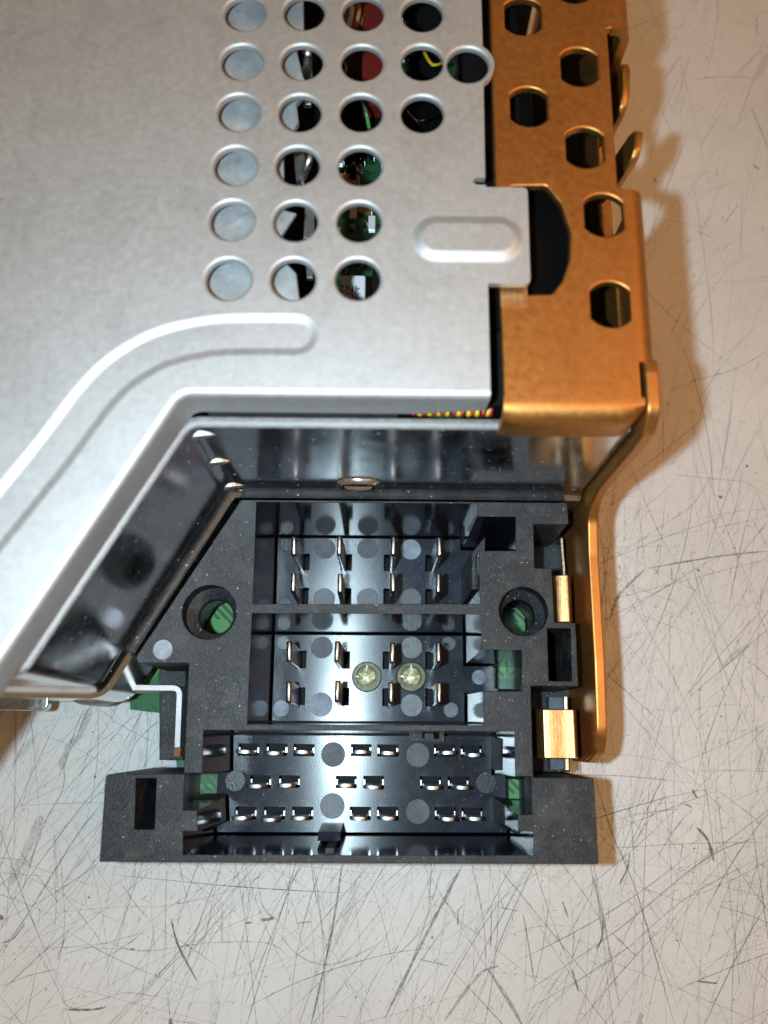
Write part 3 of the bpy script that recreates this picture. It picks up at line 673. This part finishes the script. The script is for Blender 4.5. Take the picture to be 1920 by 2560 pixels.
sR = PL([(1368, 1571), (1427, 1571), (1430, 1703), (1372, 1703)], ZR)
h1, h2 = P(523, 1530, ZR), P(1309, 1528, ZR)
c1, c2 = circle(*h1, 3.05, 40), circle(*h2, 2.75, 40)
frim = fillet(rim, [.25, .3, .2, .15, .15, .15, .15, .2, .15, .15, .15, .25, .3, .15, .5, .15, .15, .3, .3], 3)
conn = plate('connector_housing', frim, [uw, mw, cw, sL, sR, c1, c2], ZF - 2.9, ZR, M['rim'], radio, 0.09, 28, [(0, .45), (1, .45), (2, .4), (5, -1.3), (6, -1.0)])
und = [(mw[3], 1.4, 0), (mw[4], 1.4, 0), (cw[14], -2.6, 0), (cw[13], -2.6, 0), (cw[3], 1.9, 0), (cw[4], 1.9, 0)]   # undercut pockets
for v in conn.data.vertices:
    if v.co.z < 12 * MM:
        for q, dx, dy in und:
            if math.hypot(v.co.x / MM - q[0], v.co.y / MM - q[1]) < .9: v.co.x += dx * MM; break
for (hx, hy), ro, ri in ((h1, 3.12, 2.02), (h2, 2.85, 1.9)):      # shoulders for the screws
    mb = MB(); loft(mb, [[(*q, z) for q in circle(hx, hy, r, 40)] for r, z in ((ro + .1, 18.9), (ri + .12, 18.3), (ri, 18.2), (ri, 17.0), (ro + .4, 16.6))]); mb.obj('screw_shoulder', M['rim'], conn, 30)
# walls of the wells are glossier than the outside
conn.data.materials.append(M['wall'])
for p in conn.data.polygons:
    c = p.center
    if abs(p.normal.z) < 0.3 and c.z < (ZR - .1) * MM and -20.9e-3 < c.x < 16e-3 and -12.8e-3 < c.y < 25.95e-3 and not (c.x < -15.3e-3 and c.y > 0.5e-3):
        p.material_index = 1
# floor with openings
def rq(x0, y0, x1, y1, z=ZF):
    a, c = P(x0, y0, z), P(x1, y1, z); return rect(a[0], c[1], c[0], a[1])
win = [rect(PXx(1237, ZF), P(960, 1719, ZF)[1], mw[3][0] + .9, P(960, 1644, ZF)[1]), rect(-24.2, P(960, 1992, ZF)[1], PXx(541, ZF), P(960, 1936, ZF)[1]), rect(P(1266, 1940, ZF)[0], P(960, 1996, ZF)[1], 17.8, P(960, 1944, ZF)[1]), rq(1226, 1310, 1270, 1370), rq(352, 1938, 400, 2055), rq(1362, 1590, 1405, 1690)]
g1, g2 = circle(*h1, 4.2, 32), circle(*h2, 3.7, 32)
k2 = .3858
pinX = (-10.83, -5.22, 0.48, 5.98)
def py(zy, zt): return P(960, 1200 + zy * k2, zt)[1]
ZT = 15.5
rowsU = [(py(432, ZT)), (py(672, ZT))]; rowsM = [py(1118, ZT), py(1378, ZT)]
slots = []
for r in rowsU + rowsM:
    for x in pinX: slots.append(rect(x - .75, r - 1.25, x + .75, r + 1.0))
K9 = .2652
crow = [[(537, 1620), (598, 1620), (657, 1621), (780, 1621), (838, 1622), (960, 1622), (1018, 1624)],
        [(563, 1689), (625, 1689), (748, 1690), (807, 1690), (930, 1691), (990, 1692)],
        [(531, 1757), (593, 1757), (654, 1757), (778, 1757), (837, 1757), (962, 1758), (1020, 1759)]]
cp = []
for r in crow:
    for x, y in r:
        q = PD(x, y, ZF); cp.append(q); slots.append(rect(q[0] - 1.3, q[1] - .7, q[0] + 1.3, q[1] + .78))
guides = [P(917, 1692, ZF), P(1028, 1692, ZF)]
gh = [circle(*g, 1.92, 32) for g in guides]
ledge = PL([(398, 1672), (466, 1672), (458, 1900), (398, 1900)], 9)
floor_out = offset(ccw(rim), 0.12)
wh = win + [g1, g2] + slots + gh
for well, dft in ((uw, .45), (mw, .45), (cw, .4)):
    wo = offset(ccw(well), dft + .17); wf = MB()
    bx0, bx1 = min(p[0] for p in wo), max(p[0] for p in wo); by0, by1 = min(p[1] for p in wo), max(p[1] for p in wo)
    mine = [ccw(h) for h in wh if bx0 < sum(p[0] for p in h) / len(h) < bx1 + 2 and by0 < sum(p[1] for p in h) / len(h) < by1]
    flat(wf, wo, mine, ZF)
    for h in mine + [wo]:
        n = len(h); wf.add([(x, y, ZF) for x, y in h] + [(x, y, ZF - 2.38) for x, y in h], [(i, (i + 1) % n, n + (i + 1) % n, n + i) for i in range(n)], 1)
    wf.obj('well_floor', None, conn, 30, [M['floor'], M['black']])  # black sides put the shade of slots and joints into the material
plate('base_plate', floor_out, win + [g1, g2], ZF - 2.9, ZF - 2.4, M['black'], conn, 0.03, 30)  # matt black so that the slot bottoms look shaded
plate('side_ledge', ccw(ledge), [], 4.6, 9.0, M['rim'], conn, 0.12, 30)
nl = PL([(1330, 1300), (1402, 1300), (1402, 1440), (1330, 1440)], 10); plate('side_ledge', ccw(nl), [], 4.6, 10.0, M['rim'], conn, 0.12, 30)
nl = PL([(1328, 1715), (1425, 1715), (1425, 1930), (1328, 1930)], 9); plate('side_ledge', ccw(nl), [], 4.6, 9.0, M['rim'], conn, 0.12, 30)
skirt = [rim[11], rim[12], rim[13], rim[14]]; plate('skirt', ccw(offset(ccw(skirt), .15)), [], 0.0, ZF - 3.2, M['rim'], conn, 0.05, 30)
wall_strip('steel_edge', [P(1404, 1345, 14), P(1411, 1440, 14)], .4, 6, 14, M['brightsteel'], conn)
wall_strip('steel_edge', [P(1414, 1742, 14), P(1418, 1925, 14)], .5, 6, 14, M['brightsteel'], conn)
gp = PL([(1372, 1742), (1404, 1742), (1406, 1925), (1376, 1925)], 11); plate('grey_rib', ccw(gp), [], 8, 11, M['disc2'], conn, 0.1, 30)
# blade contacts
def blade_mesh(name, w, l, h, tip, m):
    mb = MB(); hw, hl = w / 2, l / 2; sec = []
    for (z, kx, ky_) in ((-1.0, 1, 1), (h - tip, 1, 1), (h - .28, .97, .95), (h - .14, .84, .9), (h - .05, .55, .86), (h, .15, .82)):
        x, y = hw * kx, hl * ky_; c = .1 * kx
        sec.append([(-x + c, -y, z), (x - c, -y, z), (x, -y + c, z), (x, y - c, z), (x - c, y, z), (-x + c, y, z), (-x, y - c, z), (-x, -y + c, z)])
    loft(mb, sec, 0, True); o = mb.obj(name, m, None, 50); return o
bl = blade_mesh('contact_blade', .62, 2.5, ZT - ZF + .6, .8, M['pin']); first = True
for r in rowsU + rowsM:
    for i, x in enumerate(pinX):
        o = bl if first else bl.copy()
        if not first: COL.objects.link(o)
        first = False; o.parent = conn; o.location = ((x + (-.36 if i < 2 else .36)) * MM, r * MM, ZF * MM)
        o.rotation_euler = (random.uniform(-.012, .012), random.uniform(-.015, .015), random.uniform(-.03, .03))
bl = blade_mesh('contact_pin', 2.0, .46, 4.8, .5, M['pin_dull']); first = True
for x, y in cp:
    o = bl if first else bl.copy()
    if not first: COL.objects.link(o)
    first = False; o.parent = conn; o.location = (x * MM, (y - .22) * MM, ZF * MM)
    o.rotation_euler = (random.uniform(-.03, .03), random.uniform(-.03, .03), random.uniform(-.05, .05))
for x, y in cp:                                              # cheeks of the contact inside each slot
    mb = MB(); box(mb, x - 1.24, y - .3, ZF - .84, x - 1.1, y + .3, ZF - .25); box(mb, x + 1.1, y - .3, ZF - .84, x + 1.24, y + .3, ZF - .25)
    mb.obj('contact_cheek', M['pin'], conn)
# solder nibs under the lower row
for x in pinX:
    mb = MB(); loft(mb, [[(x + r * math.cos(t), rowsM[1] - 1.45 + r * math.sin(t), ZF + z) for t in [2 * math.pi * i / 12 for i in range(12)]] for r, z in ((.2, 0), (.19, .5), (.1, .62))], 0, True)
    mb.obj('locating_nib', M['floor'], conn, 50)
# moulding marks
def disc(px, py_, r, z, mk):
    x, y = P(px, py_, z); mb = MB(); rr = r * 0.00001
    loft(mb, [[(x + q * math.cos(2 * math.pi * i / 36), y + q * math.sin(2 * math.pi * i / 36), z + dz) for i in range(36)] for q, dz in ((r + .05, .004), (r, .035), (r * .4, .03))], 0, True)
    mb.obj('moulding_mark', M['disc%d' % mk] if mk != 9 else M['rim'], conn, 30)
sF = 20.0
for x, y, r, k in ((655, 445, 68, 2), (930, 445, 68, 2), (1210, 450, 68, 3), (650, 770, 70, 1), (930, 770, 70, 1), (1210, 770, 70, 1), (405, 420, 45, 0), (395, 805, 40, 2), (1455, 430, 42, 0),
                   (635, 1085, 70, 2), (1215, 1085, 72, 0), (385, 1055, 45, 0), (1455, 1060, 45, 0), (628, 1455, 75, 3), (1215, 1460, 72, 1), (370, 1480, 50, 3), (1470, 1490, 48, 1), (1652, 1278, 45, 3)):
    disc(560 + x * k2, 1200 + y * k2, r * k2 / sF, ZF, k)
for x, y, r, k in ((1030, 325, 110, 2), (1022, 810, 110, 1), (105, 575, 92, 0)): disc(560 + x * K9, 1800 + y * K9, r * K9 / sF, ZF, k)
for x, y, r, k in ((450, 360, 70, 2), (865, 530, 60, 0), (450, 705, 70, 2)): disc(860 + x * .4099, 1740 + y * .4099, r * .4099 / sF, ZF, k)
for x, y, r, k in ((1475, 235, 108, 9), (1055, 840, 62, 3), (1445, 1110, 112, 9)): disc(x * k2, 1300 + y * k2, r * k2 / 23.2, ZR, k)
for x, y, r, k in ((195, 660, 52, 9), (380, 955, 52, 9)): disc(220 + x * .3978, 1740 + y * .3978, r * .3978 / 23.2, ZR, k)
# light guides
for gx, gy in guides:
    mb = MB(); ring = lambda r, z: [(gx + r * math.cos(2 * math.pi * i / 40), gy + r * math.sin(2 * math.pi * i / 40), z) for i in range(40)]
    loft(mb, [ring(1.86, ZF - .8), ring(1.86, ZF + .12), ring(1.78, ZF + .2), ring(1.36, ZF + .2), ring(1.32, ZF - .75), ring(1.1, ZF - .75)], 0, False)
    g = mb.obj('light_guide', M['guide'], conn, 35)
    mb = MB(); loft(mb, [ring(1.1, ZF - .75), ring(1.1, ZF + .12), ring(1.02, ZF + .2), ring(.6, ZF + .34), ring(.25, ZF + .37)], 0, True)
    mb.obj('lens', M['lens'], g, 35)
    mb = MB()
    for a in (math.pi / 2, math.pi):
        u = Vector((math.cos(a), math.sin(a))); w = Vector((-u.y, u.x)) * .09
        A = Vector((gx, gy)) + u * .95; B_ = Vector((gx, gy)) + u * 1.5
        hexa(mb, [A - w, B_ - w, B_ + w, A + w], [A - w, B_ - w, B_ + w, A + w], ZF - .2, ZF + .3)
    mb.obj('lens_bridge', M['lens'], g)
# keying ribs and steps inside the wells
mb = MB(); q = [P(805, 2058, 7.5), P(857, 2058, 7.5)]; yb = cw[9][1] + .35
xa, xb = q[0][0], q[1][0]
mb.add([(xa, q[0][1], ZF), (xb, q[0][1], ZF), (xb, q[0][1], 7.4), (xa, q[0][1], 7.4), (xa, yb + .3, ZF), (xb, yb + .3, ZF), (xb, yb + .3, 14.5), (xa, yb + .3, 14.5), (xa, yb + 1.2, 13.6), (xb, yb + 1.2, 13.6)],
       [(0, 1, 2, 3), (3, 2, 9, 8), (8, 9, 6, 7), (0, 3, 8, 7, 4), (1, 5, 6, 9, 2), (4, 7, 6, 5)]); mb.obj('keying_rib', M['floor'], conn)
mb = MB(); xa = P(825, 2120, 20)[0]; box(mb, xa - .45, yb - .6, 10, xa + .45, yb + .25, 20.5); mb.obj('keying_rib', M['rim'], conn)
mb = MB(); a = P(1022, 1852, ZF); box(mb, a[0], a[1], ZF, P(1108, 1852, ZF)[0], cw[0][1] - .1, ZF + 1.8); box(mb, a[0] + 1.6, a[1] + .3, ZF + 1.8, a[0] + 2.6, cw[0][1] - .1, ZF + 9); mb.obj('keying_rib', M['rim'], conn)
def wedge(pts_b, z0, z1, m, inset=.3, nm='well_step'):
    b_ = ccw(pts_b); t = offset(b_, inset); mb = MB(); loft(mb, [[(x, y, z0) for x, y in b_], [(x, y, z1 - .15) for x, y in t], [(x, y, z1) for x, y in offset(t, .12)]], 0, True); return mb.obj(nm, m, conn)
wedge(PL([(504, 1834), (576, 1834), (574, 1917), (556, 1932), (504, 1934)], ZF), ZF, 13.5, M['rim'])
wedge(PL([(476, 2000), (512, 1984), (567, 1984), (566, 2044), (536, 2074), (478, 2076)], ZF), ZF, 12.5, M['rim'])
wedge(PL([(1227, 1840), (1300, 1840), (1300, 1944), (1262, 1937), (1230, 1924)], ZF), ZF, 13.5, M['rim'])
wedge(PL([(1230, 1990), (1262, 1996), (1322, 2012), (1322, 2072), (1270, 2076), (1234, 2052)], ZF), ZF, 12.5, M['rim'])
wedge(PL([(1150, 1338), (1224, 1338), (1224, 1368), (1154, 1366)], ZF), ZF, 9.0, M['deep'], .1)
wedge(PL([(1152, 1428), (1190, 1384), (1190, 1516), (1152, 1516)], ZF), ZF, 18.0, M['rim'], .2)

# --- circuit board
zp = ZF - 2.95
pb_ = PL([(325, 1560), (325, 1774), (430, 1786), (440, 1900), (450, 1990)], zp)
board = plate('circuit_board', [pb_[0], pb_[1], pb_[2], pb_[3], pb_[4], (-24.5, -10.5), (19.5, -10.5), (19.5, 27), (22, 30), (22, 100), (-72, 100), (-72, 27), (pb_[0][0], 27)], [], zp - 1.5, zp, M['pcb'], radio, 0.03)
for x, y in ((220 + 672 * .3978, 1740 + 522 * .3978), (860 + 1110 * .4099, 1740 + 522 * .4099), (1000 + 733 * k2, 1200 + 818 * k2)):
    c = P(x, y, zp); mb = MB(); ring = lambda r, z: [(c[0] + r * math.cos(2 * math.pi * i / 24), c[1] + r * math.sin(2 * math.pi * i / 24), z) for i in range(24)]
    loft(mb, [ring(.42, zp + .01), ring(.4, zp + .06), ring(.25, zp + .06), ring(.24, zp + .02)]); v_ = mb.obj('via', M['solder'], board, 40)
    mb = MB(); loft(mb, [ring(.25, zp + .025), ring(.1, zp + .025)], 0, True); mb.obj('via_bore', M['black'], board)  # flat black disc stands in for the shaded hole
c = P(370, 1688, zp); mb = MB(); box(mb, c[0] - .9, c[1] - .2, zp, c[0] - .3, c[1] + .5, zp + .5); box(mb, c[0] + .1, c[1] - .2, zp, c[0] + .6, c[1] + .5, zp + .4); mb.obj('solder_joint', M['solder'], board)
c = P(505, 1988, zp); mb = MB(); loft(mb, [[(c[0] + r * 1.8 * math.cos(t), c[1] - .3 + r * .55 * math.sin(t), zp + z) for t in [2 * math.pi * i / 24 for i in range(24)]] for r, z in ((1, 0), (.95, .6), (.6, .95), (.2, 1.05))], 0, True); mb.obj('solder_joint', M['solder'], board, 50)

# --- what shows through the cover holes
def inside_plate(name, pts, z, th, m, parent=radio): return plate(name, ccw([PD(x, y, z) for x, y in pts]), [], z - th, z, m, parent, 0.15, 30)
mech = inside_plate('mechanism_plate', [(300, -60), (655, -60), (656, 70), (640, 105), (655, 165), (668, 190), (640, 222), (645, 262), (622, 300), (612, 330), (614, 420), (610, 520), (612, 562), (640, 590), (648, 660), (300, 660)], 45.4, .8, M['mech'])
inside_plate('mechanism_lever', [(440, 505), (500, 480), (560, 440), (640, 460), (600, 520), (520, 540), (460, 560)], 46.2, .5, M['mech'], mech)
inside_plate('spring_clip', [(664, 95), (672, 95), (676, 175), (660, 175)], 40, .7, M['edge'], mech)
inside_plate('spring_clip', [(655, 205), (672, 205), (672, 225), (655, 225)], 40, .7, M['edge'], mech)
inside_plate('spring_clip', [(632, 325), (668, 325), (662, 372), (650, 398), (640, 398)], 38, .7, M['edge'], mech)
inside_plate('spring_clip', [(658, 440), (682, 440), (678, 515), (655, 515)], 38, .7, M['edge'], mech)
inside_plate('spring_clip', [(660, 575), (676, 575), (676, 600), (662, 600)], 38, .7, M['edge'], mech)
inside_plate('black_sheet', [(600, -60), (728, -60), (718, 660), (600, 660)], 30, 1.2, M['black'])  # plain black sheet between the mechanism plate and the inner board
zi = 27.0
idrd = inside_plate('inner_board', [(690, -80), (1010, -80), (1030, 700), (690, 700)], zi, 1.5, M['pcb_dark'])
for x, y in ((764, 360), (779, 350), (779, 366), (779, 381), (750, 368), (757, 466), (764, 462), (790, 488), (764, 492), (780, 128), (781, 152), (757, 572), (772, 571), (796, 573), (750, 590), (760, 495), (795, 345), (880, 25), (895, 42), (885, 128), (925, 150)):
    c = PD(x, y, zi); mb = MB(); r0 = random.uniform(.28, .5)
    loft(mb, [[(c[0] + r0 * q * math.cos(2 * math.pi * i / 14), c[1] + r0 * q * math.sin(2 * math.pi * i / 14), zi + z) for i in range(14)] for q, z in ((1, 0), (.9, .25), (.55, .55), (.25, .8))], 0, True); mb.obj('solder_joint', M['solder'], idrd, 60)
def comp(name, x0, y0, x1, y1, z0, z1, m, parent=idrd):
    a, c = PD(x0, y0, z1), PD(x1, y1, z1); return plate(name, fillet(rect(a[0], c[1], c[0], a[1]), .3, 3), [], z0, z1, m, parent, .15)
comp('red_capacitor', 785, -20, 840, 175, zi, 36, M['red'])
comp('amber_coil', 742, -20, 784, 62, zi, 35, M['amber'])
comp('black_relay', 900, -30, 960, 90, zi, 37, M['black'])
comp('black_chip', 886, 150, 955, 200, zi, 33, M['black'])
comp('black_relay', 735, 195, 840, 285, zi, 30, M['blackgloss'])
comp('blue_grey_part', 985, 95, 1016, 185, zi, 38, M['disc3'])
comp('steel_strip', 1018, 90, 1045, 190, zi, 40, M['brightsteel'])
comp('black_relay', 805, 560, 850, 660, zi, 36, M['black'])
for i in range(70):
    x, y = random.uniform(715, 960), random.uniform(-20, 650); q = PD(x, y, zi); w, h = random.choice(((.5, .25), (.25, .5), (.8, .4), (.4, .8), (1.2, 1.2)))
    mb = MB(); t = random.uniform(.3, .8); box(mb, q[0] - w, q[1] - h, zi, q[0] + w, q[1] + h, zi + t)
    mb.obj('chip_component', random.choice((M['black'], M['amber'], M['blackgloss'], M['label'])), idrd)
    mb = MB(); e = .12
    if w >= h: box(mb, q[0] - w - e, q[1] - h * .9, zi, q[0] - w, q[1] + h * .9, zi + t * .7); box(mb, q[0] + w, q[1] - h * .9, zi, q[0] + w + e, q[1] + h * .9, zi + t * .7)
    else: box(mb, q[0] - w * .9, q[1] - h - e, zi, q[0] + w * .9, q[1] - h, zi + t * .7); box(mb, q[0] - w * .9, q[1] + h, zi, q[0] + w * .9, q[1] + h + e, zi + t * .7)
    mb.obj('solder_joint', M['solder'], idrd)
for pts3, rad_, mm_ in (([(880, 240, 39), (905, 262, 40.5), (950, 250, 39)], .16, 'solder'), ([(915, 110, 38), (935, 140, 40), (965, 132, 38)], .22, 'wire_yellow'), ([(770, 200, 33), (790, 240, 36), (800, 300, 33)], .2, 'pcb'),
                        ([(640, 90, 42), (665, 120, 43), (655, 175, 40)], .5, 'brightsteel'), ([(650, 310, 41), (668, 345, 42), (648, 398, 40)], .4, 'brightsteel'), ([(750, -10, 36), (760, 20, 37), (752, 60, 36)], .3, 'label'), ([(768, -10, 36), (775, 20, 37), (768, 60, 36)], .3, 'amber')):
    p3 = smooth_path([(*PD(x, y, z), z) for x, y, z in pts3], 6); mb = MB()
    loft(mb, [[(p[0] + rad_ * math.cos(t), p[1], p[2] + rad_ * math.sin(t)) for t in [2 * math.pi * q / 10 for q in range(10)]] for p in p3], 0, True); mb.obj('lead_wire', M[mm_], idrd, 60)
lb = comp('white_component', 735, 594, 788, 690, zi, 35, M['label'])
c = PD(909, 245, 38); mb = MB()
loft(mb, [[(c[0] + q * math.cos(2 * math.pi * i / 40), c[1] + q * math.sin(2 * math.pi * i / 40), z) for i in range(40)] for q, z in ((3.2, zi), (3.2, 37), (3.0, 37.5), (2.6, 37.5), (2.5, 37.1))], 0, True); mb.obj('capacitor_can', M['blackgloss'], idrd, 40)
for txt, (x, y), s in (('4N2', (778, 630), 1.25), ('2C', (778, 646), 1.25)):
    cu = bpy.data.curves.new('t', 'FONT'); cu.body = txt; cu.size = s
    t = bpy.data.objects.new('t', cu); COL.objects.link(t); dg = bpy.context.evaluated_depsgraph_get(); me = bpy.data.meshes.new_from_object(t.evaluated_get(dg)); bpy.data.objects.remove(t)
    p = PD(x, y - 13, 35); me.transform(Matrix.Translation((p[0] * MM, p[1] * MM - .0 , 35.03 * MM)) @ Matrix.Rotation(math.pi, 4, 'Z') @ Matrix.Scale(MM, 4))
    me.materials.clear(); me.materials.append(M['ink']); o = bpy.data.objects.new('printed_text', me); COL.objects.link(o); o.parent = lb
# twisted red and yellow winding under the lip
x0, x1 = P(1030, 1045, 42.6)[0], P(1238, 1045, 42.6)[0]; n = 17
coil = bpy.data.objects.new('winding', None); COL.objects.link(coil); coil.parent = radio
for i in range(n):
    x = x0 + (x1 - x0) * (i + .5 + random.uniform(-.22, .22)) / n; lean = random.uniform(-.1, .9); rr = (x1 - x0) / n * .5 * random.uniform(.75, 1.05); mb = MB(); rings = []
    for j in range(9):
        u = j / 8; y = 29.1 + 4.5 * u; z = 41.35 + 1.2 * math.sin(math.pi * (.12 + .76 * u)); rings.append([(x + .35 * u + rr * math.cos(t) + lean * u, y + rr * .3 * math.sin(t), z + rr * math.sin(t)) for t in [2 * math.pi * q / 10 for q in range(10)]])
    loft(mb, rings, 0, True); mb.add(rings[0], [tuple(range(10))]); mb.obj('wire_turn', M['wire_red'] if i % 2 == 0 else M['wire_yellow'], coil, 60)
